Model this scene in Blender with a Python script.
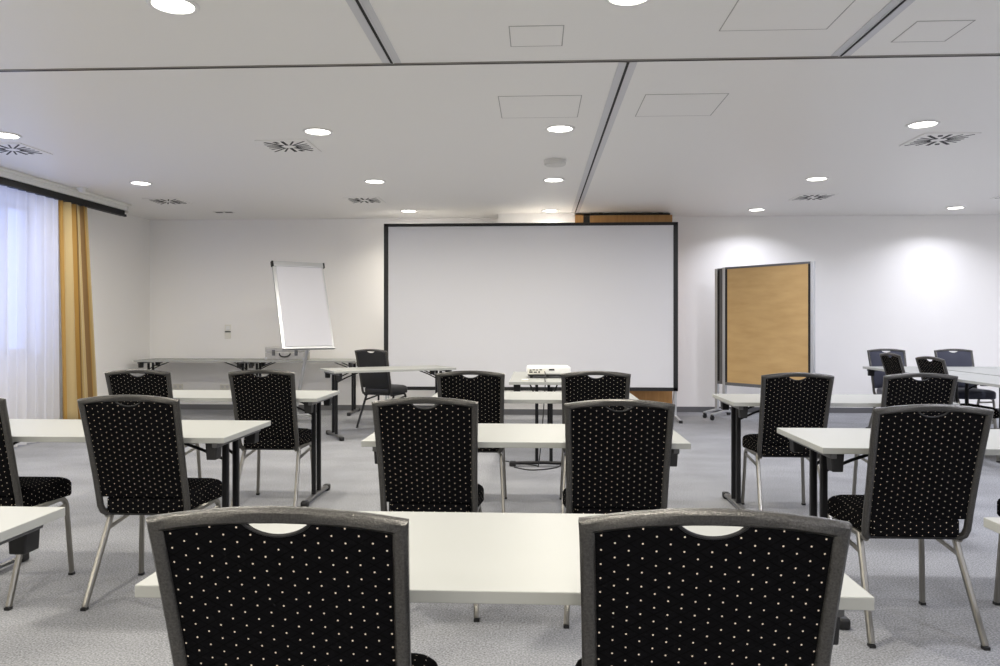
import bpy, bmesh, math, random
from mathutils import Vector, Matrix
R = math.radians
for o in list(bpy.data.objects): bpy.data.objects.remove(o)
S = bpy.context.scene
C = S.collection
random.seed(4)

# ------------------------------------------------------------------ camera, sky, exposure
cd = bpy.data.cameras.new('camera'); cam = bpy.data.objects.new('camera', cd); C.objects.link(cam)
cam.location = (0, 0, 1.2468); cam.rotation_euler = (R(90), 0, 0.0474)
cd.sensor_width = 36; cd.lens = 767.7 * 36 / 1000; cd.shift_y = -0.0102; cd.clip_end = 100
S.camera = cam
S.view_settings.view_transform = 'Standard'; S.view_settings.look = 'None'
S.view_settings.gamma = 1; S.view_settings.use_curve_mapping = False
S.view_settings.exposure = 0.10
w = bpy.data.worlds.new('dusk_sky'); S.world = w; w.use_nodes = True
w.node_tree.nodes['Background'].inputs[0].default_value = (0.36, 0.48, 1.0, 1)
w.node_tree.nodes['Background'].inputs[1].default_value = 2.2
WARM = (1.0, 0.94, 0.83); COOL = (0.87, 0.885, 1.0)
LAMP_W = 27; LAMP_SPREAD = 172

# ------------------------------------------------------------------ materials
def mat(name, col, rough=.5, metal=0.0, spec=.5, noise=None, bump=None, sheen=0):
    m = bpy.data.materials.new(name); m.use_nodes = True
    nt = m.node_tree; b = nt.nodes['Principled BSDF']
    b.inputs['Base Color'].default_value = (*col, 1); b.inputs['Roughness'].default_value = rough
    b.inputs['Metallic'].default_value = metal; b.inputs['Specular IOR Level'].default_value = spec
    if sheen: b.inputs['Sheen Weight'].default_value = sheen
    tc = nt.nodes.new('ShaderNodeTexCoord')
    if noise:                                   # (scale, amount) albedo mottling
        n = nt.nodes.new('ShaderNodeTexNoise'); n.inputs['Scale'].default_value = noise[0]; n.inputs['Detail'].default_value = 4
        nt.links.new(tc.outputs['Object'], n.inputs['Vector'])
        r = nt.nodes.new('ShaderNodeValToRGB')
        r.color_ramp.elements[0].position = .3; r.color_ramp.elements[1].position = .7
        r.color_ramp.elements[0].color = (*[c * (1 - noise[1]) for c in col], 1)
        r.color_ramp.elements[1].color = (*[min(1, c * (1 + noise[1])) for c in col], 1)
        nt.links.new(n.outputs['Fac'], r.inputs['Fac']); nt.links.new(r.outputs['Color'], b.inputs['Base Color'])
    if bump:                                    # (scale, strength)
        n = nt.nodes.new('ShaderNodeTexNoise'); n.inputs['Scale'].default_value = bump[0]
        nt.links.new(tc.outputs['Object'], n.inputs['Vector'])
        bp = nt.nodes.new('ShaderNodeBump'); bp.inputs['Strength'].default_value = bump[1]; bp.inputs['Distance'].default_value = .002
        nt.links.new(n.outputs['Fac'], bp.inputs['Height']); nt.links.new(bp.outputs['Normal'], b.inputs['Normal'])
    return m
def emat(name, col, s):
    m = bpy.data.materials.new(name); m.use_nodes = True; nt = m.node_tree; nt.nodes.clear()
    o = nt.nodes.new('ShaderNodeOutputMaterial'); e = nt.nodes.new('ShaderNodeEmission')
    e.inputs[0].default_value = (*col, 1); e.inputs[1].default_value = s; nt.links.new(e.outputs[0], o.inputs[0]); return m

M = {}
M['ceiling'] = mat('ceiling_paint', (.86, .845, .815), .45, spec=.35)
M['wall'] = mat('wall_paint', (.90, .885, .86), .75, bump=(400, .08))
M['base'] = mat('grey_skirting', (.12, .12, .125), .6)
M['top'] = mat('white_laminate', (.365, .372, .352), .42, spec=.25)
M['black'] = mat('black_powder_coat', (.004, .004, .005), .45, spec=.3)
M['beam'] = mat('dark_grey_steel', (.13, .13, .13), .35, .6)
M['plastic'] = mat('black_plastic', (.004, .004, .0045), .5)
M['hammer'] = mat('hammered_grey_metal', (.088, .085, .08), .33, .75, noise=(260, .28), bump=(320, .5))
M['legm'] = mat('brushed_grey_metal', (.26, .25, .225), .28, .9)
M['silver'] = mat('silver_aluminium', (.55, .56, .57), .35, .7)
M['slot'] = mat('dark_slot', (.008, .008, .008), .7)
M['track'] = mat('grey_track_metal', (.62, .62, .64), .4, .3)
M['profile'] = mat('steel_profile', (.30, .28, .26), .3, .7)
M['hline'] = mat('hatch_gap', (.42, .41, .39), .9)
M['vent'] = mat('vent_white', (.66, .65, .62), .5)
M['ventg'] = mat('vent_grey_slot', (.06, .06, .06), .8)
M['trimw'] = mat('lamp_ring_white', (.75, .74, .72), .3)
M['screen'] = mat('projection_fabric', (.67, .67, .69), .8)
M['paper'] = mat('white_paper', (.58, .58, .62), .7)
M['whitep'] = mat('white_plastic', (.8, .8, .77), .4)
M['cream'] = mat('cream_plastic', (.78, .76, .68), .5)
M['case'] = mat('aluminium_case', (.46, .45, .43), .4, .4, noise=(30, .1))
M['leather'] = mat('charcoal_leather', (.012, .012, .013), .5, bump=(200, .3))
M['navy'] = mat('navy_sheen_fabric', (.02, .023, .045), .7, sheen=.4)
M['glassdark'] = mat('dark_glass', (.01, .01, .02), .1)
M['lamp'] = emat('lamp_glow', (1, .97, .9), 9)
# carpet
m = mat('grey_carpet', (.25, .25, .26), .95, spec=.1, bump=(350, .9)); M['carpet'] = m
nt = m.node_tree; b = nt.nodes['Principled BSDF']; tc = nt.nodes.new('ShaderNodeTexCoord')
n1 = nt.nodes.new('ShaderNodeTexNoise'); n1.inputs['Scale'].default_value = 130; n1.inputs['Detail'].default_value = 3
n2 = nt.nodes.new('ShaderNodeTexNoise'); n2.inputs['Scale'].default_value = 2.2; n2.inputs['Detail'].default_value = 5
mp = nt.nodes.new('ShaderNodeMapping'); mp.inputs['Scale'].default_value = (.9, 1.2, 1)
for t, n in ((tc, n1),): nt.links.new(t.outputs['Object'], n.inputs['Vector'])
nt.links.new(tc.outputs['Object'], mp.inputs['Vector']); nt.links.new(mp.outputs[0], n2.inputs['Vector'])
a = nt.nodes.new('ShaderNodeMath'); a.operation = 'MULTIPLY'; a.inputs[1].default_value = .78; nt.links.new(n1.outputs['Fac'], a.inputs[0])
c_ = nt.nodes.new('ShaderNodeMath'); c_.operation = 'MULTIPLY_ADD'; c_.inputs[1].default_value = .22
nt.links.new(n2.outputs['Fac'], c_.inputs[0]); nt.links.new(a.outputs[0], c_.inputs[2])
r = nt.nodes.new('ShaderNodeValToRGB'); r.color_ramp.elements[0].position = .32; r.color_ramp.elements[1].position = .68
r.color_ramp.elements[0].color = (.13, .133, .142, 1); r.color_ramp.elements[1].color = (.42, .427, .445, 1)
nt.links.new(c_.outputs[0], r.inputs[0]); nt.links.new(r.outputs[0], b.inputs['Base Color'])
# dotted fabric: staggered lattice of beige dots and faint diamonds, from metric UVs
def dotted(name, base, dot, line):
    m = mat(name, base, .95, spec=.04); nt = m.node_tree; b = nt.nodes['Principled BSDF']
    uv = nt.nodes.new('ShaderNodeUVMap'); uv.uv_map = 'UVMap'; sp = nt.nodes.new('ShaderNodeSeparateXYZ'); nt.links.new(uv.outputs[0], sp.inputs[0])
    def mt(op, x, y=None, z=None):
        n = nt.nodes.new('ShaderNodeMath'); n.operation = op
        for i, v in enumerate((x, y, z)):
            if v is None: continue
            if isinstance(v, (int, float)): n.inputs[i].default_value = v
            else: nt.links.new(v, n.inputs[i])
        return n.outputs[0]
    PU, PV = .046, .0262
    us, vs = mt('DIVIDE', sp.outputs[0], PU), mt('DIVIDE', sp.outputs[1], PV)
    def lat(o):
        x = mt('MULTIPLY', mt('SUBTRACT', mt('FRACT', mt('ADD', us, 10 + o)), .5), PU)
        y = mt('MULTIPLY', mt('SUBTRACT', mt('FRACT', mt('ADD', vs, 10 + o)), .5), PV)
        return mt('SQRT', mt('ADD', mt('MULTIPLY', x, x), mt('MULTIPLY', y, y)))
    d = mt('MINIMUM', lat(0), lat(.5)); dm = mt('LESS_THAN', d, .0016)
    def ln(sg):
        q = mt('FRACT', mt('ADD', mt('ADD', us, 20) , vs if sg > 0 else mt('MULTIPLY', vs, -1)))
        return mt('LESS_THAN', mt('ABSOLUTE', mt('SUBTRACT', q, .5)), .035)
    lm = mt('MAXIMUM', ln(1), ln(-1))
    m1 = nt.nodes.new('ShaderNodeMix'); m1.data_type = 'RGBA'; m1.inputs[6].default_value = (*base, 1); m1.inputs[7].default_value = (*line, 1); nt.links.new(lm, m1.inputs[0])
    m2 = nt.nodes.new('ShaderNodeMix'); m2.data_type = 'RGBA'; m2.inputs[7].default_value = (*dot, 1); nt.links.new(m1.outputs[2], m2.inputs[6]); nt.links.new(dm, m2.inputs[0])
    nt.links.new(m2.outputs[2], b.inputs['Base Color']); return m
M['fabric'] = dotted('dotted_black_fabric', (.0045, .0045, .0052), (.80, .68, .55), (.0015, .0015, .0015))
# wood veneer / kraft paper
def wood(name, c1, c2, sc, scale=3, rough=.45):
    m = mat(name, c1, rough); nt = m.node_tree; b = nt.nodes['Principled BSDF']; tc = nt.nodes.new('ShaderNodeTexCoord')
    mp = nt.nodes.new('ShaderNodeMapping'); mp.inputs['Scale'].default_value = sc; n = nt.nodes.new('ShaderNodeTexNoise'); n.inputs['Scale'].default_value = scale; n.inputs['Detail'].default_value = 6
    r = nt.nodes.new('ShaderNodeValToRGB'); r.color_ramp.elements[0].color = (*c1, 1); r.color_ramp.elements[1].color = (*c2, 1)
    r.color_ramp.elements[0].position = .3; r.color_ramp.elements[1].position = .7
    nt.links.new(tc.outputs['Object'], mp.inputs[0]); nt.links.new(mp.outputs[0], n.inputs[0]); nt.links.new(n.outputs[0], r.inputs[0]); nt.links.new(r.outputs[0], b.inputs[0]); return m
M['wood'] = wood('oak_veneer', (.33, .165, .045), (.43, .225, .07), (8, 1, .6))
M['kraft'] = wood('brown_kraft_paper', (.47, .30, .12), (.56, .37, .16), (1.2, 1.2, 5), 2.2, .6)
# curtains
m = bpy.data.materials.new('sheer_voile'); m.use_nodes = True; M['sheer'] = m; nt = m.node_tree; nt.nodes.clear()
o = nt.nodes.new('ShaderNodeOutputMaterial'); df = nt.nodes.new('ShaderNodeBsdfDiffuse'); tl = nt.nodes.new('ShaderNodeBsdfTranslucent'); tp = nt.nodes.new('ShaderNodeBsdfTransparent')
df.inputs[0].default_value = (.86, .85, .86, 1); tl.inputs[0].default_value = (.85, .86, .9, 1)
a1 = nt.nodes.new('ShaderNodeMixShader'); a1.inputs[0].default_value = .5; a2 = nt.nodes.new('ShaderNodeMixShader'); a2.inputs[0].default_value = .26
nt.links.new(df.outputs[0], a1.inputs[1]); nt.links.new(tl.outputs[0], a1.inputs[2]); nt.links.new(a1.outputs[0], a2.inputs[1]); nt.links.new(tp.outputs[0], a2.inputs[2]); nt.links.new(a2.outputs[0], o.inputs[0])
m = mat('striped_gold_drape', (.6, .38, .1), .7, sheen=.3); M['drape'] = m; nt = m.node_tree; b = nt.nodes['Principled BSDF']
uv = nt.nodes.new('ShaderNodeUVMap'); uv.uv_map = 'UVMap'; sp = nt.nodes.new('ShaderNodeSeparateXYZ'); nt.links.new(uv.outputs[0], sp.inputs[0])
fr = nt.nodes.new('ShaderNodeMath'); fr.operation = 'FRACT'; ml = nt.nodes.new('ShaderNodeMath'); ml.operation = 'MULTIPLY'; ml.inputs[1].default_value = 2.2
nt.links.new(sp.outputs[0], ml.inputs[0]); nt.links.new(ml.outputs[0], fr.inputs[0])
r = nt.nodes.new('ShaderNodeValToRGB'); r.color_ramp.interpolation = 'CONSTANT'; e = r.color_ramp.elements
e[0].position = 0; e[0].color = (.36, .20, .035, 1); e[1].position = .5; e[1].color = (.46, .35, .17, 1)
for p_, c in ((.34, (.20, .11, .03)), (.38, (.34, .24, .09)), (.9, (.18, .10, .03))):
    q = e.new(p_); q.color = (*c, 1)
nt.links.new(fr.outputs[0], r.inputs[0]); nt.links.new(r.outputs[0], b.inputs[0])
m = bpy.data.materials.new('window_glass'); m.use_nodes = True; M['glass'] = m; nt = m.node_tree; nt.nodes.clear()
o = nt.nodes.new('ShaderNodeOutputMaterial'); tp = nt.nodes.new('ShaderNodeBsdfTransparent'); gl = nt.nodes.new('ShaderNodeBsdfGlossy'); gl.inputs[1].default_value = .02
mx = nt.nodes.new('ShaderNodeMixShader'); mx.inputs[0].default_value = .06; nt.links.new(tp.outputs[0], mx.inputs[1]); nt.links.new(gl.outputs[0], mx.inputs[2]); nt.links.new(mx.outputs[0], o.inputs[0])

# ------------------------------------------------------------------ mesh helpers
def obj(name, bm, m, parent=None, loc=None, smooth=False, uvbox=False, ang=35):
    bmesh.ops.recalc_face_normals(bm, faces=bm.faces)
    if uvbox:
        l = bm.loops.layers.uv.new('UVMap')
        for f in bm.faces:
            n = f.normal; ax = max(range(3), key=lambda i: abs(n[i]) * (1.0 if i != 1 else 1.0))
            for lp in f.loops:
                c = lp.vert.co
                lp[l].uv = ((c.y, c.z), (c.x, c.z), (c.x, c.y))[ax]
    me = bpy.data.meshes.new(name); bm.to_mesh(me); bm.free()
    me.materials.append(m)
    if smooth:
        for p in me.polygons: p.use_smooth = True
        me.set_sharp_from_angle(angle=R(ang))
    o = bpy.data.objects.new(name, me); C.objects.link(o)
    if parent: o.parent = parent
    if loc: o.location = loc
    return o
def nb(): return bmesh.new()
def box(bm, x0, x1, y0, y1, z0, z1, bev=0, mx=None, seg=2):
    t = bmesh.new(); bmesh.ops.create_cube(t, size=1)
    for v in t.verts: v.co = Vector(((x0 + x1) / 2 + v.co.x * (x1 - x0), (y0 + y1) / 2 + v.co.y * (y1 - y0), (z0 + z1) / 2 + v.co.z * (z1 - z0)))
    if bev: bmesh.ops.bevel(t, geom=t.edges[:], offset=bev, segments=seg, affect='EDGES', profile=.5)
    if mx: bmesh.ops.transform(t, matrix=mx, verts=t.verts)
    join(bm, t); return bm
def join(bm, t):
    me = bpy.data.meshes.new('t'); t.to_mesh(me); t.free(); bm.from_mesh(me); bpy.data.meshes.remove(me)
def cyl(bm, p, r, h, n=24, r2=None, mx=None):
    t = bmesh.new(); bmesh.ops.create_cone(t, cap_ends=True, segments=n, radius1=r, radius2=r if r2 is None else r2, depth=h)
    bmesh.ops.translate(t, vec=Vector(p) + Vector((0, 0, h / 2)), verts=t.verts)
    if mx: bmesh.ops.transform(t, matrix=mx, verts=t.verts)
    join(bm, t); return bm
def lathe(bm, prof, n=32, p=(0, 0, 0)):
    rows = []
    for r_, z in prof:
        rows.append([bm.verts.new((p[0] + max(r_, 1e-5) * math.cos(2 * math.pi * k / n), p[1] + max(r_, 1e-5) * math.sin(2 * math.pi * k / n), p[2] + z)) for k in range(n)])
    for a, b in zip(rows, rows[1:]):
        for k in range(n): bm.faces.new((a[k], a[(k + 1) % n], b[(k + 1) % n], b[k]))
    return bm
def sweep(bm, pts, w, d, nrm=None, rnd=.3, caps=True, ring=None):
    """sweep a rounded rectangle (w across, d along nrm) along pts with mitred joints"""
    pts = [Vector(p) for p in pts]; N = len(pts)
    if ring is None:
        c = min(w, d) * rnd * .5
        ring = []
        for sx, sy in ((1, 1), (-1, 1), (-1, -1), (1, -1)):
            a, b = (sx * (w / 2), sy * (d / 2 - c)), (sx * (w / 2 - c), sy * (d / 2))
            ring += [a, b] if sx * sy > 0 else [b, a]
    rows = []
    for i, p in enumerate(pts):
        t1 = (pts[i] - pts[i - 1]).normalized() if i > 0 else (pts[1] - pts[0]).normalized()
        t2 = (pts[i + 1] - pts[i]).normalized() if i < N - 1 else t1
        t = (t1 + t2).normalized(); n = Vector(nrm) if nrm else (Vector((0, 0, 1)) if abs(t.z) < .9 else Vector((0, 1, 0)))
        n = (n - t * n.dot(t)).normalized(); s = t.cross(n).normalized()
        k = 1 / max(.35, t.dot(t1))
        # stretch only along the in-plane bend direction
        bd = (t2 - t1); bd = bd.normalized() if bd.length > 1e-5 else s
        row = []
        for a, b in ring:
            off = s * a + n * b
            off += bd * off.dot(bd) * (k - 1)
            row.append(bm.verts.new(p + off))
        rows.append(row)
    L = len(ring)
    for a, b in zip(rows, rows[1:]):
        for k in range(L): bm.faces.new((a[k], a[(k + 1) % L], b[(k + 1) % L], b[k]))
    if caps: bm.faces.new(rows[0][::-1]); bm.faces.new(rows[-1])
    return bm
def tube(bm, pts, r, n=10, **k):
    return sweep(bm, pts, 0, 0, ring=[(r * math.cos(2 * math.pi * i / n), r * math.sin(2 * math.pi * i / n)) for i in range(n)], **k)
def bez(ps, n=12):
    ps = [Vector(p) for p in ps]; out = []
    for i in range(n + 1):
        t = i / n; q = ps[:]
        while len(q) > 1: q = [q[j].lerp(q[j + 1], t) for j in range(len(q) - 1)]
        out.append(q[0])
    return out
def thing(name, label, cat, loc=(0, 0, 0), rz=0, group=None):
    o = bpy.data.objects.new(name, None); C.objects.link(o); o.location = loc; o.rotation_euler = (0, 0, rz)
    o.empty_display_size = .1
    o['label'] = label; o['category'] = cat
    if group: o['group'] = group
    return o
def tag(o, label, cat, group=None):
    o['label'] = label; o['category'] = cat
    if group: o['group'] = group
    return o
def struct(name, bm, m, parent=None, **k):
    o = obj(name, bm, m, parent, **k)
    if not parent: o['kind'] = 'structure'
    return o
def dup(root, loc, rz=0, label=None, group=None):
    r = root.copy(); C.objects.link(r); r.location = loc; r.rotation_euler = (0, 0, rz)
    if label: r['label'] = label
    if group: r['group'] = group
    for ch in list(root.children):
        c = ch.copy(); C.objects.link(c); c.parent = r
        for g in list(ch.children):
            d = g.copy(); C.objects.link(d); d.parent = c
    return r

# ------------------------------------------------------------------ the room
XL, XR, YB, YF, CH = -5.58, 8.6, -4.6, 10.84, 2.73
struct('floor', box(nb(), XL - .2, XR + .2, YB - .2, YF + .2, -.15, 0), M['carpet'])
struct('ceiling', box(nb(), XL - .2, XR + .2, YB - .2, YF + .2, CH, CH + .2), M['ceiling'])
struct('wall_back', box(nb(), XL - .2, XR + .2, YF, YF + .2, 0, CH), M['wall'])
struct('wall_right', box(nb(), XR, XR + .2, YB, YF, 0, CH), M['wall'])
struct('wall_rear', box(nb(), XL - .2, XR + .2, YB - .2, YB, 0, CH), M['wall'])
WY0, WY1, WZ0, WZ1 = 4.6, 8.40, .90, 2.56
bm = nb(); box(bm, XL - .28, XL, YB, WY0, 0, CH); box(bm, XL - .28, XL, WY1, YF, 0, CH)
box(bm, XL - .28, XL, WY0, WY1, 0, WZ0); box(bm, XL - .28, XL, WY0, WY1, WZ1, CH)
struct('wall_left', bm, M['wall'])
wn = thing('window_1', '', ''); del wn['label'], wn['category']; wn['kind'] = 'structure'; wn.location = (XL - .17, WY0, WZ0)
def lb(bm, x0, x1, y0, y1, z0, z1, bev=0):   # box in the window's own frame
    return box(bm, x0, x1, y0 - WY0, y1 - WY0, z0 - WZ0, z1 - WZ0, bev)
bm = nb()
for y in (WY0, 6.0, 7.1, 8.0, WY1 - .06): lb(bm, -.03, .03, y, y + .06, WZ0, WZ1)
lb(bm, -.03, .03, WY0, WY1, WZ0, WZ0 + .06); lb(bm, -.03, .03, WY0, WY1, WZ1 - .06, WZ1)
obj('window_frame', bm, M['whitep'], wn)
obj('window_pane', lb(nb(), -.004, .004, WY0, WY1, WZ0, WZ1), M['glass'], wn)
obj('window_sill', lb(nb(), .03, .20, WY0, WY1, WZ0 - .03, WZ0 + .005, .004), M['whitep'], wn)
# white pier and timber panelled pier behind the screen
struct('wall_pier', box(nb(), -.52, .52, 10.42, YF, 0, CH), M['wall'])
struct('baseboard_back', box(box(nb(), XL, -.52, YF - .015, YF, 0, .075), 1.82, XR, YF - .015, YF, 0, .075), M['base'])
struct('baseboard_left', box(nb(), XL, XL + .015, YB, YF - .02, 0, .075), M['base'])
struct('baseboard_pier', box(nb(), -.53, .52, 10.405, 10.42, 0, .075), M['base'])
pt = thing('partition_stack', 'oak veneered folded partition panels against the back wall, behind the projection screen', 'partition', (.52, 10.36, 0))
obj('panel', box(nb(), 0, .11, 0, .47, 0, 2.70, .003), M['wood'], pt)
obj('panel', box(nb(), .20, 1.295, 0, .47, 0, 2.69, .003), M['wood'], pt)
obj('panel_gap', box(nb(), .11, .20, .05, .47, 0, 2.70), M['slot'], pt)  # dark filler, coloured to stand in for the black gap between the panels
obj('top_rail', box(nb(), .21, 1.27, .02, .40, 2.69, 2.715), M['slot'], pt)
for xx in (.35, 1.15): obj('trolley', cyl(nb(), (xx, .05, 2.69), .03, .035, 12), M['profile'], pt)
# ceiling profile seam and partition tracks
bm = nb(); box(bm, XL, XR, 4.352, 4.384, CH - .005, CH); struct('trim_1', bm, M['profile'])
struct('trim_2', box(nb(), XL, XR, 4.364, 4.371, CH - .007, CH - .005), M['slot'])
def track(k, x, y0, y1):
    bm = nb()
    for s in (-1, 1):
        box(bm, x + s * .031 - .022, x + s * .031 + .022, y0, y1, CH - .004, CH)
        box(bm, x + s * .0105 - .002, x + s * .0105 + .002, y0, y1, CH - .008, CH)
    struct('trim_%d' % k, bm, M['track'])
    struct('trim_%d' % (k + 1), box(nb(), x - .0095, x + .0095, y0, y1, CH - .005, CH - .0005), M['slot'])
track(3, -.822, YB, 4.34); track(5, .52, 4.395, 10.35); track(7, 1.684, YB, 4.34)
for xx, lab in ((-.85, 'left'), (1.03, 'right'), (-.40, 'middle')):
    pass
def hatch(x0, x1, y0, y1, label):
    bm = nb(); t = .005
    box(bm, x0 - t, x0, y0 - t, y1 + t, CH - .0015, CH + .001); box(bm, x1, x1 + t, y0 - t, y1 + t, CH - .0015, CH + .001)
    box(bm, x0, x1, y0 - t, y0, CH - .0015, CH + .001); box(bm, x0, x1, y1, y1 + t, CH - .0015, CH + .001)
    r = thing('ceiling_hatch', label, 'hatch', ((x0 + x1) / 2, (y0 + y1) / 2, CH), 0, 'access hatches in the ceiling')
    for v in bm.verts: v.co -= Vector(r.location)
    obj('hatch_gap', bm, M['hline'], r)
    p = nb(); box(p, -(x1 - x0) / 2 + .003, (x1 - x0) / 2 - .003, -(y1 - y0) / 2 + .003, (y1 - y0) / 2 - .003, -.002, .001); obj('hatch_cover', p, M['ceiling'], r)
hatch(-.134, .134, 3.84, 4.115, 'small ceiling hatch between the left track and the front round lamp')
hatch(-.247, .292, 5.024, 5.55, 'large ceiling hatch in front of the two lamps above the projector')
hatch(.93, 1.46, 3.40, 3.945, 'large ceiling hatch cut by the top edge, left of the right-hand track')
hatch(1.874, 2.145, 3.87, 4.145, 'small ceiling hatch right of the right-hand ceiling track')
hatch(.712, 1.24, 5.03, 5.55, 'faint large ceiling hatch right of the long centre track')

# ------------------------------------------------------------------ downlights
def make_lamp():
    t = thing('ceiling_lamp', '', 'lamp')
    obj('lamp_ring', lathe(nb(), [(.092, 0), (.116, 0), (.116, -.004), (.108, -.010), (.094, -.008), (.092, 0)]), M['trimw'], t, smooth=True)
    obj('lamp_lens', lathe(nb(), [(0, -.0045), (.05, -.0045), (.092, -.003), (.092, -.001), (0, -.001)]), M['lamp'], t)
    return t
lamp0 = None
def lamp(x, y, label, col):
    global lamp0
    if lamp0 is None: lamp0 = make_lamp(); t = lamp0; t.location = (x, y, CH)
    else: t = dup(lamp0, (x, y, CH))
    t['label'] = label; t['group'] = 'round ceiling downlights'
    l = bpy.data.lights.new('downlight', 'AREA'); lo = None
    for c in t.children:
        if c.type == 'LIGHT': lo = c; c.data = l
    l.shape = 'DISK'; l.size = .18; wall_side = y > 10; l.energy = LAMP_W * (.46 if wall_side else 1); l.color = col; l.spread = R(138 if wall_side else LAMP_SPREAD)
    if lo is None: lo = bpy.data.objects.new('downlight', l); C.objects.link(lo); lo.parent = t
    lo.location = (0, 0, -.013)
LX = {-4.19: 'far left', -1.69: 'left', .18: 'centre', 2.88: 'right', 5.39: 'far right'}
special = {(-1.69, 3.5): 'large lit round downlight at the top left, nearest on the left',
 (.42, 3.5): 'lit round downlight cut by the top edge of the photo, near the centre',
 (-4.19, 5.87): 'lit round downlight at the left edge, beside the square vent near the curtain rail',
 (-1.69, 5.87): 'lit round downlight just behind the nearer left square vent',
 (.18, 5.87): 'lit round downlight between the large hatch and the smoke detector',
 (2.88, 5.87): 'large lit round downlight touching the big right-hand square vent',
 (-4.19, 7.95): 'lit round downlight nearest to the curtain rail end',
 (-1.69, 7.97): 'lit round downlight in front of the small vent left of the screen',
 (.18, 7.97): 'lit round downlight behind the smoke detector, above the screen middle',
 (2.88, 8.04): 'lit round downlight in front of the vent above the brown pinboard',
 (-1.69, 10.1): 'lit round downlight close to the wall above the screen left corner',
 (.18, 10.16): 'round downlight washing the white pier above the screen',
 (2.88, 10.2): 'small lit round downlight close to the wall above the brown pinboard',
 (5.39, 10.15): 'small lit round downlight close to the wall at the right edge'}
for (x, y), lab in special.items(): lamp(x, y, lab, COOL if x > 2 else WARM)
for y, yn in ((3.5, 'third'), (1.2, 'second'), (-1.2, 'first'), (-3.4, 'rearmost')):
    for x, xn in LX.items():
        if y == 3.5 and x < 2 and x != -4.19: continue
        lamp(x, y, 'round downlight in the %s row from the rear wall, %s column' % (yn, xn), COOL if x > 2 else WARM)
for y in (5.87, 8.0): lamp(5.39, y, 'round downlight in the far right column, %s the U of tables' % ('short of' if y < 6 else 'above'), COOL)
for y in (1.2, 3.5, 5.87, 8.0, 10.15): lamp(7.7, y, 'round downlight beside the right wall, %.0f metres from the back wall' % (YF - y), COOL)

# ------------------------------------------------------------------ square vents
def bar(bm, cx, cy, ang, L, W, z0, z1):
    box(bm, -L / 2, L / 2, -W / 2, W / 2, z0, z1, mx=Matrix.Translation((cx, cy, 0)) @ Matrix.Rotation(ang, 4, 'Z'))
vent0 = None
for x, y, lab in ((-2.07, 6.34, 'square ceiling vent beside the nearer left downlight'), (-2.07, 9.17, 'square ceiling vent near the back wall, left of the screen'),
                  (-4.48, 9.15, 'square ceiling vent near the back wall, by the curtain rail end'), (-4.46, 6.34, 'square ceiling vent cut by the left edge'),
                  (3.245, 6.36, 'large-looking square ceiling vent at the upper right'), (3.25, 9.2, 'square ceiling vent above the brown pinboard'),
                  (5.62, 9.2, 'square ceiling vent cut by the right edge')):
    if vent0 is None:
        t = vent0 = thing('ceiling_vent', lab, 'vent', (x, y, CH), 0, 'square ceiling air vents')
        obj('vent_plate', box(nb(), -.215, .215, -.215, .215, -.008, 0, .002), M['ceiling'], t)
        for a in (45, 90, 225, 270):
            L = .17 if a in (45, 225) else .135
            bm = nb(); bar(bm, (.05 + L / 2) * math.cos(R(a)), (.05 + L / 2) * math.sin(R(a)), R(a), L, .026, -.0095, -.007); obj('vent_slot', bm, M['slot'], t)
        for a in (67, 247): bm = nb(); bar(bm, .155 * math.cos(R(a)), .155 * math.sin(R(a)), R(a), .05, .034, -.0095, -.007); obj('vent_slot', bm, M['slot'], t)
        for a0 in (0, 180):
            for a in (24, 6, -11, -28, -45, -63):  # a fan of narrow radial blades to either side
                a = R(a0 + a); L = .19 / max(abs(math.cos(a)), abs(math.sin(a))) - .07
                bm = nb(); bar(bm, (.06 + L / 2) * math.cos(a), (.06 + L / 2) * math.sin(a), a, L, .015, -.0095, -.007); obj('vent_fin', bm, M['ventg'], t)
    else: dup(vent0, (x, y, CH), 0, lab)
t = thing('smoke_detector', 'round white smoke detector on the ceiling between two central downlights', 'detector', (.17, 7.03, CH))
obj('detector_base', lathe(nb(), [(0, 0), (.104, 0), (.104, -.012), (0, -.012)]), M['vent'], t, smooth=True)
obj('detector_cap', lathe(nb(), [(0, -.012), (.098, -.012), (.100, -.038), (.09, -.046), (0, -.048)]), M['vent'], t, smooth=True)
t = thing('ceiling_slot', 'pair of small dark slots in the ceiling near the left rear corner', 'fitting', (-4.18, 10.1, CH))
obj('slot_plate', box(nb(), -.13, .13, -.06, .06, -.004, 0), M['vent'], t)
for s in (-1, 1): obj('slot', box(nb(), s * .065 - .045, s * .065 + .045, -.03, .03, -.007, -.004), M['ventg'], t)
t = thing('ceiling_sensor', 'small white sensor dome beside the curtain pelmet', 'sensor', (-4.98, 8.2, CH))
obj('sensor_base', cyl(nb(), (0, 0, -.02), .06, .02, 20), M['whitep'], t)
obj('sensor_dome', lathe(nb(), [(.04, -.02), (.035, -.045), (0, -.055)], 20), M['whitep'], t, smooth=True)

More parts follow.
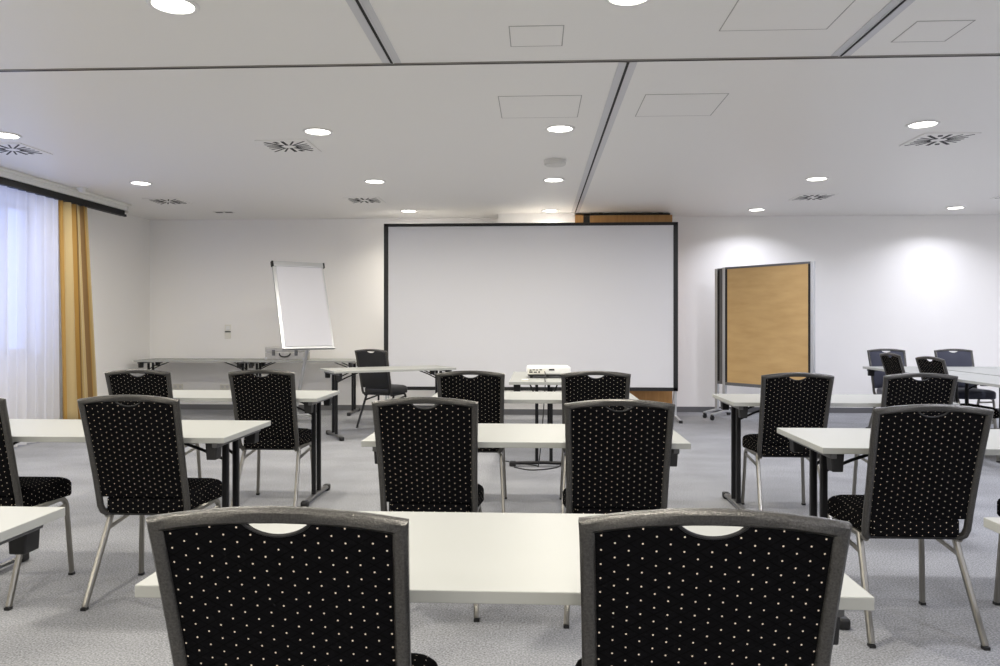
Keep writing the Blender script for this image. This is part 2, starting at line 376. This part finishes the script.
# ------------------------------------------------------------------ curtains and pelmet
PX = -5.12
t = thing('curtain_pelmet', 'long white pelmet with a black rail over the window curtains', 'pelmet', (PX, 4, CH))
obj('pelmet_box', box(box(nb(), -.10, .03, -4.0, 5.32, -.085, 0, .004), -.12, .05, -4, 5.40, -.03, -.002, .004), M['whitep'], t)
obj('curtain_rail', box(nb(), -.06, .0, -4.0, 5.33, -.155, -.085, .003), M['black'], t)
obj('rail_end', box(nb(), -.045, -.015, 5.33, 5.40, -.155, -.125, .003), M['black'], t)
obj('end_bracket', box(nb(), -.09, .02, 5.33, 5.38, -.11, 0, .003), M['vent'], t)
def drape(name, y0, y1, amp, nfold, m, label, seed, flare=0, z1=CH - .157, z0=.02):
    rnd = random.Random(seed); bm = bmesh.new(); l = bm.loops.layers.uv.new('UVMap')
    n, rows = nfold * 12, 10; ph = [rnd.uniform(-.5, .5) for _ in range(nfold + 2)]; g = []
    W = nfold * amp * 2.6 + (y1 - y0)
    for j in range(rows + 1):
        t = j / rows; row = []
        for i in range(n + 1):
            s = i / n; k = s * nfold
            a = amp * (.55 + .45 * t) * (1 + .4 * ph[int(k)]) * math.sin(2 * math.pi * k + .5 * math.sin(k * 1.7 + t * 1.2))
            yy = y0 + (y1 - y0) * s * (1 + 0 * t) + flare * t * s + flare * .3 * t + amp * .25 * math.sin(4 * math.pi * k + t)
            row.append(bm.verts.new((PX - .04 + a, yy - (y0 + y1) / 2, z1 + (z0 - z1) * t)))
        g.append(row)
    for j in range(rows):
        for i in range(n):
            f = bm.faces.new((g[j][i], g[j][i + 1], g[j + 1][i + 1], g[j + 1][i]))
            for lp, (a, b) in zip(f.loops, ((i, j), (i + 1, j), (i + 1, j + 1), (i, j + 1))): lp[l].uv = (a / n * W, b / rows)
    for v in bm.verts: v.co.x -= PX
    o = obj(name, bm, m, loc=(PX, (y0 + y1) / 2, 0), smooth=True, ang=80)
    if m is not M['sheer']:
        so = o.modifiers.new('cloth', 'SOLIDIFY'); so.thickness = .004; so.offset = 0
    tag(o, label, 'curtain'); return o
drape('sheer_curtain', 4.3, 8.05, .030, 26, M['sheer'], 'long white translucent sheer curtain hanging in front of the blue window', 3)
drape('gold_curtain', 8.06, 8.58, .06, 4, M['drape'], 'gold and cream striped curtain gathered at the end of the window', 8, flare=.15)

# ------------------------------------------------------------------ chairs
def by(z):      # back profile: leans towards the rear with height
    u = max(0, (z - .40) / .52)
    return -.118 - .137 * u ** 1.12
def hw(z): return .1975 + .0110 * max(0, min(1, (z - .50) / .41)) ** 1.5      # centre line half width of the frame
def make_chair(name, label, fab, lm='legm'):
    t = thing(name, label, 'chair')
    # seat
    bm = nb(); rows = []
    def outline(ins, z, rr=.07):
        o = []; y0, y1 = -.128 + ins, .285 - ins
        for cx, cy, a0 in ((1, 1, 0), (-1, 1, 90), (-1, -1, 180), (1, -1, 270)):
            W = (.213 if cy > 0 else .176) - ins; r_ = max(.012, (rr if cy > 0 else .03) - ins)
            for k in range(6):
                a = R(a0 + 90 * k / 5); px = cx * (W - r_) + r_ * math.cos(a); py = (y1 - r_ if cy > 0 else y0 + r_) + r_ * math.sin(a)
                o.append(bm.verts.new((px, py, z - (.012 * max(0, (py - .2) / .1)))))
        return o
    for ins, z in ((.03, .394), (.006, .399), (0, .408), (0, .46), (.006, .472), (.02, .482), (.05, .490), (.10, .495), (.15, .497)): rows.append(outline(ins, z))
    L = len(rows[0])
    for a, b in zip(rows, rows[1:]):
        for k in range(L): bm.faces.new((a[k], a[(k + 1) % L], b[(k + 1) % L], b[k]))
    bm.faces.new(rows[0][::-1]); bm.faces.new(rows[-1])
    s = obj('seat', bm, fab, t, smooth=True, uvbox=True, ang=60)
    # back panel with the scooped hand grip
    bm = nb(); NX, NZ = 28, 20; zb = .475; F, B = [], []
    def ztop(x):
        z = .897 + .016 * (1 - (x / .205) ** 2)
        if abs(x) < .056: z -= .025 * (1 - (x / .056) ** 2) ** .8
        return z
    xs = [-1 + 2 * i / NX for i in range(NX + 1)]
    for j in range(NZ + 1):
        tt = j / NZ; f, b_ = [], []
        for sx in xs:
            x0 = sx * (hw(.91) - .008); z = zb + tt * (ztop(x0) - zb); x = sx * (hw(z) - .008)
            e = (1 - abs(sx) ** 4) * (1 - abs(2 * tt - 1) ** 6)
            f.append(bm.verts.new((x, by(z) + .006 + .016 * e, z))); b_.append(bm.verts.new((x, by(z) - .004 - .006 * e, z)))
        F.append(f); B.append(b_)
    for j in range(NZ):
        for i in range(NX):
            bm.faces.new((F[j][i], F[j][i + 1], F[j + 1][i + 1], F[j + 1][i])); bm.faces.new((B[j][i], B[j + 1][i], B[j + 1][i + 1], B[j][i + 1]))
        for i in (0, NX): bm.faces.new((F[j][i], F[j + 1][i], B[j + 1][i], B[j][i]))
    for j in (0, NZ):
        for i in range(NX): bm.faces.new((F[j][i], F[j][i + 1], B[j][i + 1], B[j][i]))
    p = obj('backrest', bm, fab, t, smooth=True, uvbox=True, ang=50)
    pts = [(.058 * k / 8, 0, ztop(.0559 * k / 8) + .001) for k in range(-8, 9)]
    obj('grip_trim', tube(nb(), [(x, by(z) - .003, z) for x, _, z in pts], .0032, 8), M['plastic'], p, smooth=True)
    # metal back frame
    path = [(-.150, -.060, .412), (-.166, -.085, .399), (-.181, -.102, .396), (-.192, -.114, .408), (-.197, by(.434), .434)]
    path += [(-hw(z), by(z), z) for z in (.50, .56, .62, .68, .74, .80, .85, .888)]
    path += [(-hw(.905) - .0003, by(.905), .9075)]
    top = [(x, by(.915), .9085 + .017 * (1 - (x / .205) ** 2)) for x in (-.17, -.13, -.08, -.04, 0)]
    path += top; path += [(-x, y, z) for x, y, z in path[:-1][::-1]]
    obj('back_frame', sweep(nb(), path, .026, .024, nrm=(0, 1, .12), rnd=.5), M['hammer'], t, smooth=True, ang=45)
    for sx in (-1, 1):
        rail = [(sx * .182, -.100, .386), (sx * .186, .05, .388), (sx * .188, .165, .390)] + [tuple(q) for q in bez([(sx * .189, .175, .390), (sx * .19, .222, .388), (sx * .192, .228, .34)], 5)] + [(sx * .206, .247, .012)]
        l = obj('leg', sweep(nb(), rail, .024, .020, nrm=(1, 0, 0), rnd=.5), M[lm], t, smooth=True)
        obj('foot_cap', box(nb(), sx * .206 - .0115, sx * .206 + .0115, .235, .2595, 0, .013, .002), M['plastic'], l)
        l = obj('leg', sweep(nb(), [(sx * .187, -.045, .392), (sx * .213, -.218, .012)], .022, .026, nrm=(0, 1, .2), rnd=.5), M[lm], t, smooth=True)
        obj('foot_cap', box(nb(), sx * .213 - .0120, sx * .213 + .0120, -.233, -.206, 0, .013, .002), M['plastic'], l)
        obj('stretcher', sweep(nb(), [(sx * .190, -.085, .318), (sx * .193, .226, .352)], .010, .018, nrm=(0, 0, 1)), M[lm], t)
    obj('seat_frame', sweep(nb(), [(-.165, -.06, .392), (.165, -.06, .392)], .024, .016, nrm=(0, 0, 1)), M['hammer'], t)
    obj('seat_pan', box(nb(), -.18, .18, -.10, .20, .384, .396, .003), M['plastic'], t)
    return t
chair0 = make_chair('conference_chair', 'dotted black chair at the left of the nearest desk, cut by the photo bottom', M['fabric'])
chair0.location = (-.434, 1.52, 0); chair0['group'] = 'dotted black conference chairs at the rows of desks'
def ch(x, y, rz, lab, group=None): return dup(chair0, (x, y, 0), R(rz), lab, group)
ch(.296, 1.54, -.8, 'dotted black chair at the right of the nearest desk, cut by the photo bottom')
ch(-.462, 3.42, 0, 'dotted black chair at the left of the middle desk in the second row')
ch(.335, 3.37, 0, 'dotted black chair at the right of the middle desk in the second row')
ch(-.425, 5.19, 0, 'dotted black chair at the left of the centre desk in front of the projector')
ch(.380, 5.19, 0, 'dotted black chair at the right of the centre desk in front of the projector')
ch(-1.745, 3.46, 0, 'dotted black chair at the left second-row desk, in front of the gold curtain')
ch(-2.505, 3.45, 0, 'dotted black chair cut by the left edge of the photo, seat showing at right')
ch(-1.81, 5.23, 0, 'dotted black chair at the right end of the left third-row desk, under the flipchart')
ch(-2.64, 5.22, 0, 'dotted black chair in the left third row, only its upper back showing')
ch(1.50, 3.235, 0, 'dotted black chair at the right second-row desk, large in the right foreground')
ch(2.24, 3.25, 0, 'dotted black chair beyond the right edge at the second-row desk, one front leg showing')
ch(1.62, 5.10, 0, 'dotted black chair at the right third-row desk, in front of the brown pinboard')
ch(2.365, 5.10, 0, 'dotted black chair at the right third-row desk, partly hidden by the large chair')
cl = make_chair('conference_chair', 'plain charcoal leather chair behind the angled presenter table', M['leather'], 'black')
cl.location = (-1.855, 9.17, 0); cl.rotation_euler = (0, 0, R(-20))
cn = make_chair('conference_chair', 'navy chair at the far end of the right tables, nearer the pinboard', M['navy'])
cn.location = (4.17, 9.12, 0); cn.rotation_euler = (0, 0, R(180)); cn['group'] = 'navy chairs at the far end of the right-hand tables'
dup(cn, (4.95, 9.12, 0), R(180), 'navy chair at the far end of the right tables, nearer the right edge')
ch(3.88, 8.07, -90, 'narrow-looking dark chair side-on at the right table block, farther from the camera', 'side-on chairs at the right-hand tables')
ch(3.86, 7.25, -86, 'dark chair side-on at the right table block, nearer the camera', 'side-on chairs at the right-hand tables')

# ------------------------------------------------------------------ tables (length 1.4 along local x, depth .6, origin at floor centre)
def make_table(L=1.4, D=.6, beam=True):
    t = thing('folding_table', '', 'table')
    tp = obj('tabletop', box(nb(), -L / 2, L / 2, -D / 2, D / 2, .715, .74, .002), M['top'], t)
    for s in (-1, 1):
        x = s * (L / 2 - .055)
        if beam: obj('support_beam', box(nb(), x - .013, x + .013, -D / 2 + .03, D / 2 - .03, .690, .715, .003), M['beam'], t)
        for sy in (-1, 1):
            xl = x - s * .035
            obj('leg', sweep(nb(), [(xl, sy * .062, .69), (xl, sy * .062, .045)], .029, .029, nrm=(0, 1, 0), rnd=.4), M['black'], t, smooth=True)
            hx = x - s * (.018 if beam else .10)
            bm = nb(); box(bm, hx - .027, hx + .027, sy * .235 - .03, sy * .235 + .03, .635, .715, .004)
            for v in bm.verts:
                if v.co.z < .66: v.co.x = hx + (v.co.x - hx) * .82
            obj('hinge_box', bm, M['plastic'], t)
            obj('brace', tube(nb(), [(xl, sy * .062, .60), (xl - s * .10, sy * .10, .655), (xl - s * .24, sy * .13, .712)], .007, 8), M['black'], t, smooth=True)
        ft = obj('foot', sweep(nb(), [(x - s * .035, -.26, .028), (x - s * .035, 0, .036), (x - s * .035, .26, .028)], .042, .026, nrm=(0, 0, 1), rnd=.6), M['beam' if beam else 'black'], t, smooth=True)
        for sy in (-1, 1):
            bm = nb(); box(bm, x - s * .035 - .024, x - s * .035 + .024, sy * .27 - .03, sy * .27 + .03, 0, .046, .012, seg=3); obj('foot_cap', bm, M['plastic'], ft, smooth=True)
    return t
G1 = 'white folding desks in the three seminar rows'; G2 = 'white folding tables joined in the block at the right'
tab0 = make_table(); tab0.location = (-.076, 1.448 + .3, 0); tab0['label'] = 'nearest white folding desk across the centre foreground'; tab0['group'] = G1
def tb(x, y, rz, lab, g=G1): return dup(tab0, (x, y, 0), R(rz), lab, g)
tb(-.051, 3.56, 0, 'white folding desk in the middle of the second row, between two chairs')
tb(-.022, 5.365, 0, 'white folding desk in the centre of the third row, just before the projector table')
tb(-1.995, 1.755, 0, 'white folding desk cut off at the bottom left corner of the photo')
tb(-2.075, 3.62, 0, 'white folding desk in the left second row, behind the large left chair')
tb(-2.17, 5.38, 0, 'white folding desk in the left third row, below the flipchart')
tb(1.864, 1.76, 0, 'white folding desk of which only a corner shows at the right edge')
tb(1.86, 3.47, 0, 'white folding desk in the right second row, behind the large right chair')
tb(1.955, 5.25, 0, 'white folding desk in the right third row, in front of the pinboard')
tb(-1.66, 8.55, 30, 'white folding presenter table set at an angle left of the screen', 'odd white folding tables at the front')
t = make_table(beam=False); t.location = (.065, 7.28, 0); t.rotation_euler = (0, 0, R(90)); t['label'] = 'white folding table set lengthwise under the projector'; t['group'] = 'odd white folding tables at the front'
GW = 'white folding tables along the back wall'
tw = make_table(1.51); tw.location = (-4.70, 10.45, 0); tw['label'] = 'white folding table against the back wall, nearer the left corner'; tw['group'] = GW
dup(tw, (-3.175, 10.45, 0), 0, 'white folding table against the back wall, carrying the silver case')
tb(4.09, 8.42, 90, 'white table at the far left end of the right-hand block, by two dark chairs', G2)
tb(4.09, 7.01, 90, 'white table at the near left side of the right-hand block', G2)
tb(4.74, 8.42, 90, 'white table in the far middle of the right-hand block', G2)
tb(4.74, 7.01, 90, 'white table in the near middle of the right-hand block', G2)
tb(5.36, 8.42, 90, 'white table at the far right of the block, cut by the right edge', G2)
tb(5.36, 7.01, 90, 'white table at the near right of the block, beyond the right edge', G2)

# ------------------------------------------------------------------ projection screen
t = thing('projection_screen', 'large white projection screen with a black border on silver feet', 'screen', (-.088, 9.95, 0))
W2, z0, z1 = 1.902, .37, 2.54
obj('screen_fabric', box(nb(), -W2 + .03, W2 - .03, -.004, .004, z0 + .03, z1 - .03), M['screen'], t)
bm = nb(); bw = .058
for x0, x1, a, b_ in ((-W2, W2, z1 - .040, z1), (-W2, W2, z0, z0 + .046), (-W2, -W2 + bw, z0, z1), (W2 - bw, W2, z0, z1)): box(bm, x0, x1, -.012, .012, a, b_, .002)
obj('screen_border', bm, M['plastic'], t)
for s in (-1, 1):
    l = obj('leg', box(nb(), s * 1.875 - .015, s * 1.875 + .015, .014, .044, .03, 1.9, .003), M['silver'], t)
    f = obj('foot', sweep(nb(), [(s * 1.875, .34, .02), (s * 1.875, .03, .05), (s * 1.875, -.33, .02)], .035, .022, nrm=(0, 0, 1)), M['silver'], t)
    for sy in (.34, -.34): obj('foot_cap', box(nb(), s * 1.875 - .02, s * 1.875 + .02, sy - .02, sy + .02, 0, .035, .003), M['plastic'], f)
    obj('brace', tube(nb(), [(s * 1.875, .30, .06), (s * 1.875, .035, .50)], .008, 8), M['silver'], t)

# ------------------------------------------------------------------ pinboards (width 1.2 along local x)
def pinboard(label, loc, rz, face):
    t = thing('pinboard', label, 'pinboard', loc, rz, 'mobile pinboards beside the screen')
    W = 1.24; zb, zt = .44, 1.965
    for s in (-1, 1):
        obj('post', box(nb(), s * W / 2 - .02, s * W / 2 + .02, -.022, .022, .09, zt, .004), M['silver'], t)
        obj('side_strip', box(nb(), s * (W / 2 - .035) - .016, s * (W / 2 - .035) + .016, -.016, .016, zb, zt - .01), M['plastic'], t)
        f = obj('foot', sweep(nb(), [(s * W / 2, -.26, .075), (s * W / 2, 0, .10), (s * W / 2, .26, .075)], .04, .022, nrm=(0, 0, 1)), M['silver'], t)
        for sy in (-1, 1):
            c = nb(); cyl(c, (0, 0, -.012), .03, .024, 16, mx=Matrix.Translation((s * W / 2, sy * .25, .03)) @ Matrix.Rotation(R(90), 4, 'Y')); box(c, s * W / 2 - .012, s * W / 2 + .012, sy * .25 - .02, sy * .25 + .02, .03, .07)
            obj('castor', c, M['plastic'], f)
    obj('board', box(nb(), -W / 2 + .05, W / 2 - .05, -.012, .012, zb + .04, zt - .025), face, t)
    for a, b_ in ((zb, zb + .04), (zt - .025, zt)): obj('edge_rail', box(nb(), -W / 2 + .02, W / 2 - .02, -.017, .017, a, b_), M['base'], t)
    obj('crossbar', box(nb(), -W / 2, W / 2, -.01, .01, .26, .29), M['silver'], t)
    return t
import math as _m
pb = (2.43, 10.10); pe = (3.235, 9.12)
ang = _m.atan2(pe[1] - pb[1], pe[0] - pb[0])
pinboard('brown paper covered pinboard on castors, right of the projection screen', ((pb[0] + pe[0]) / 2, (pb[1] + pe[1]) / 2, 0), ang, M['kraft'])
dx, dy = .60 * _m.cos(ang), .60 * _m.sin(ang)
pinboard('second pinboard parked behind the brown one, only its left post showing', ((pb[0] + pe[0]) / 2 - .045, (pb[1] + pe[1]) / 2 + .23, 0), ang, M['base'])

# ------------------------------------------------------------------ flipchart
t = thing('flipchart', 'white paper flipchart on a silver stand, tilted, left of the screen', 'flipchart', (-2.775, 9.24, 0), R(37))
TL = Matrix.Translation((0, 0, .93)) @ Matrix.Rotation(R(-20), 4, 'X')
W, Hh = .330, 1.13
fr = obj('board', box(nb(), -W, W, -.012, .012, 0, Hh, .004, mx=TL), M['silver'], t)
obj('paper_pad', box(nb(), -W + .045, W - .03, -.022, -.012, .03, Hh - .05, mx=TL), M['paper'], t)
obj('clamp_bar', box(nb(), -W, W, -.035, .012, Hh - .055, Hh + .01, .008, mx=TL), M['silver'], t)
for s in (-1, 1): obj('clamp_cap', box(nb(), s * W - .012, s * W + .012, -.037, .013, Hh - .057, Hh + .012, .004, mx=TL), M['plastic'], fr)
obj('pen_tray', box(nb(), -W, W, -.05, .012, -.012, .006, .003, mx=TL), M['silver'], t)
obj('column', sweep(nb(), [(.0, .085, 1.10), (-.0, .045, .93), (-.03, .40, .10)], .05, .035, nrm=(1, 0, 0), rnd=.5), M['silver'], t)
obj('hub', cyl(nb(), (-.03, .40, .06), .05, .06, 20), M['silver'], t)
for k in range(5):
    a = R(k * 72 - 70); e = (-.03 + .33 * math.cos(a), .40 + .33 * math.sin(a), .065)
    f = obj('foot', sweep(nb(), [(-.03, .40, .09), e], .035, .02, nrm=(0, 0, 1)), M['silver'], t)
    c = nb(); cyl(c, (0, 0, -.011), .026, .022, 14, mx=Matrix.Translation((e[0], e[1], .026)) @ Matrix.Rotation(R(90), 4, 'Y')); box(c, e[0] - .01, e[0] + .01, e[1] - .012, e[1] + .012, .03, .065)
    obj('castor', c, M['plastic'], f)

# ------------------------------------------------------------------ silver case on the wall table
t = thing('tool_case', 'small silver aluminium case on the back wall table behind the flipchart', 'case', (-3.42, 10.42, .74))
obj('case_body', box(nb(), -.275, .275, -.12, .12, 0, .105, .008), M['case'], t)
obj('case_lid', box(nb(), -.275, .275, -.12, .12, .108, .175, .008), M['case'], t)
for s in (-1, 1): obj('latch', box(nb(), s * .155 - .02, s * .155 + .02, -.13, -.118, .06, .14, .002), M['beam'], t)
obj('handle', tube(nb(), bez([(-.075, -.12, .09), (-.075, -.16, .03), (.075, -.16, .03), (.075, -.12, .09)], 10), .009, 8), M['plastic'], t, smooth=True)
for sx in (-1, 1):
    obj('corner_cap', box(nb(), sx * .262 - .018, sx * .262 + .018, -.126, -.09, -.0005 + .001, .04, .004), M['silver'], t)

# ------------------------------------------------------------------ projector
t = thing('projector', 'white projector with black base on the lengthwise centre table', 'projector', (.11, 7.17, .74), R(2))
bm = nb(); box(bm, -.20, .20, -.13, .15, .032, .105, .018, seg=3)
for v in bm.verts:
    if v.co.z > .09: v.co.x *= .99; v.co.z += .008 * (1 - (v.co.x / .2) ** 2)
obj('casing', bm, M['whitep'], t, smooth=True)
obj('base', box(nb(), -.19, .19, -.12, .14, .018, .034, .004), M['plastic'], t)
pp = obj('port_panel', box(nb(), -.192, -.03, -.134, -.128, .038, .088, .002), M['cream'], t)
for k, (x, z, w_, h_) in enumerate(((-.168, .074, .018, .010), (-.14, .076, .024, .008), (-.11, .075, .020, .008), (-.075, .077, .022, .009), (-.165, .056, .03, .012), (-.125, .055, .028, .010), (-.09, .056, .014, .014))):
    obj('socket', box(nb(), x - w_ / 2, x + w_ / 2, -.137, -.133, z - h_ / 2, z + h_ / 2), M['slot'], pp)
obj('vent_grille', box(nb(), .0, .05, -.1345, -.128, .07, .085, .001), M['slot'], t)
for x, y in ((-.16, -.1), (.16, -.1), (0, .11)): obj('foot', cyl(nb(), (x, y, 0), .014, .02, 12), M['plastic'], t)
obj('lens', cyl(nb(), (0, 0, 0), .035, .03, 20, mx=Matrix.Translation((.09, .145, .068)) @ Matrix.Rotation(R(-90), 4, 'X')), M['glassdark'], t, smooth=True)
def cable(pts, label, m='plastic', r=.0045):
    P = [Vector(p) for p in pts]; out = []
    for i in range(len(P) - 1):
        a, b, c, d = P[max(0, i - 1)], P[i], P[i + 1], P[min(len(P) - 1, i + 2)]
        for k in range(6):
            s = k / 6; out.append(.5 * ((2 * b) + (c - a) * s + (2 * a - 5 * b + 4 * c - d) * s * s + (3 * b - a - 3 * c + d) * s ** 3))
    out.append(P[-1]); return tag(obj('cable', tube(nb(), out, r, 8), M[m], smooth=True), label, 'cable')
cable([(.075, 7.035, .800), (.08, 6.98, .785), (.075, 6.80, .748), (.075, 6.618, .746), (.075, 6.612, .70), (.05, 6.60, .35), (.02, 6.62, .04), (-.02, 6.70, .006), (-.3, 6.9, .006)], 'black cable hanging from the projector over the near table edge to the floor')
cable([(-.19, 6.60, .006), (-.05, 6.48, .006), (.12, 6.55, .006), (.22, 6.75, .006), (.25, 7.3, .006)], 'thin black cable looped on the floor by the projector table foot', r=.005)
tag(obj('remote_control', box(nb(), -.03, .03, -.02, .02, 0, .015, .004), M['cream'], loc=(-.10, 6.70, .74)), 'small cream remote control at the near left corner of the projector table', 'remote')

# ------------------------------------------------------------------ wall fittings
t = thing('wall_switch', 'white switch and dark outlet pair on the back wall left of the flipchart', 'switch', (-4.43, YF, 1.12))
obj('switch_plate', box(nb(), -.045, .045, -.010, 0, .01, .10, .003), M['cream'], t)
obj('rocker', box(nb(), -.03, .03, -.014, -.010, .02, .085, .002), M['whitep'], t)
obj('outlet_plate', box(nb(), -.045, .045, -.010, 0, -.10, -.012, .003), M['cream'], t)
obj('outlet_gap', box(nb(), -.042, .042, -.013, 0, -.009, .004), M['slot'], t)
so = None
for x, lab in ((-5.16, 'pale double wall socket low on the back wall, nearer the left corner'), (-4.47, 'pale double wall socket low on the back wall, below the wall switch')):
    if so is None:
        so = thing('wall_socket', lab, 'socket', (x, YF, .325), 0, 'sockets low on the back wall')
        obj('socket_plate', box(nb(), -.075, .075, -.010, 0, -.038, .038, .003), M['cream'], so)
        for s in (-1, 1): obj('socket_well', cyl(nb(), (0, 0, 0), .021, .003, 18, mx=Matrix.Translation((s * .036, -.0095, 0)) @ Matrix.Rotation(R(90), 4, 'X')), M['vent'], so)
    else: dup(so, (x, YF, .325), 0, lab)
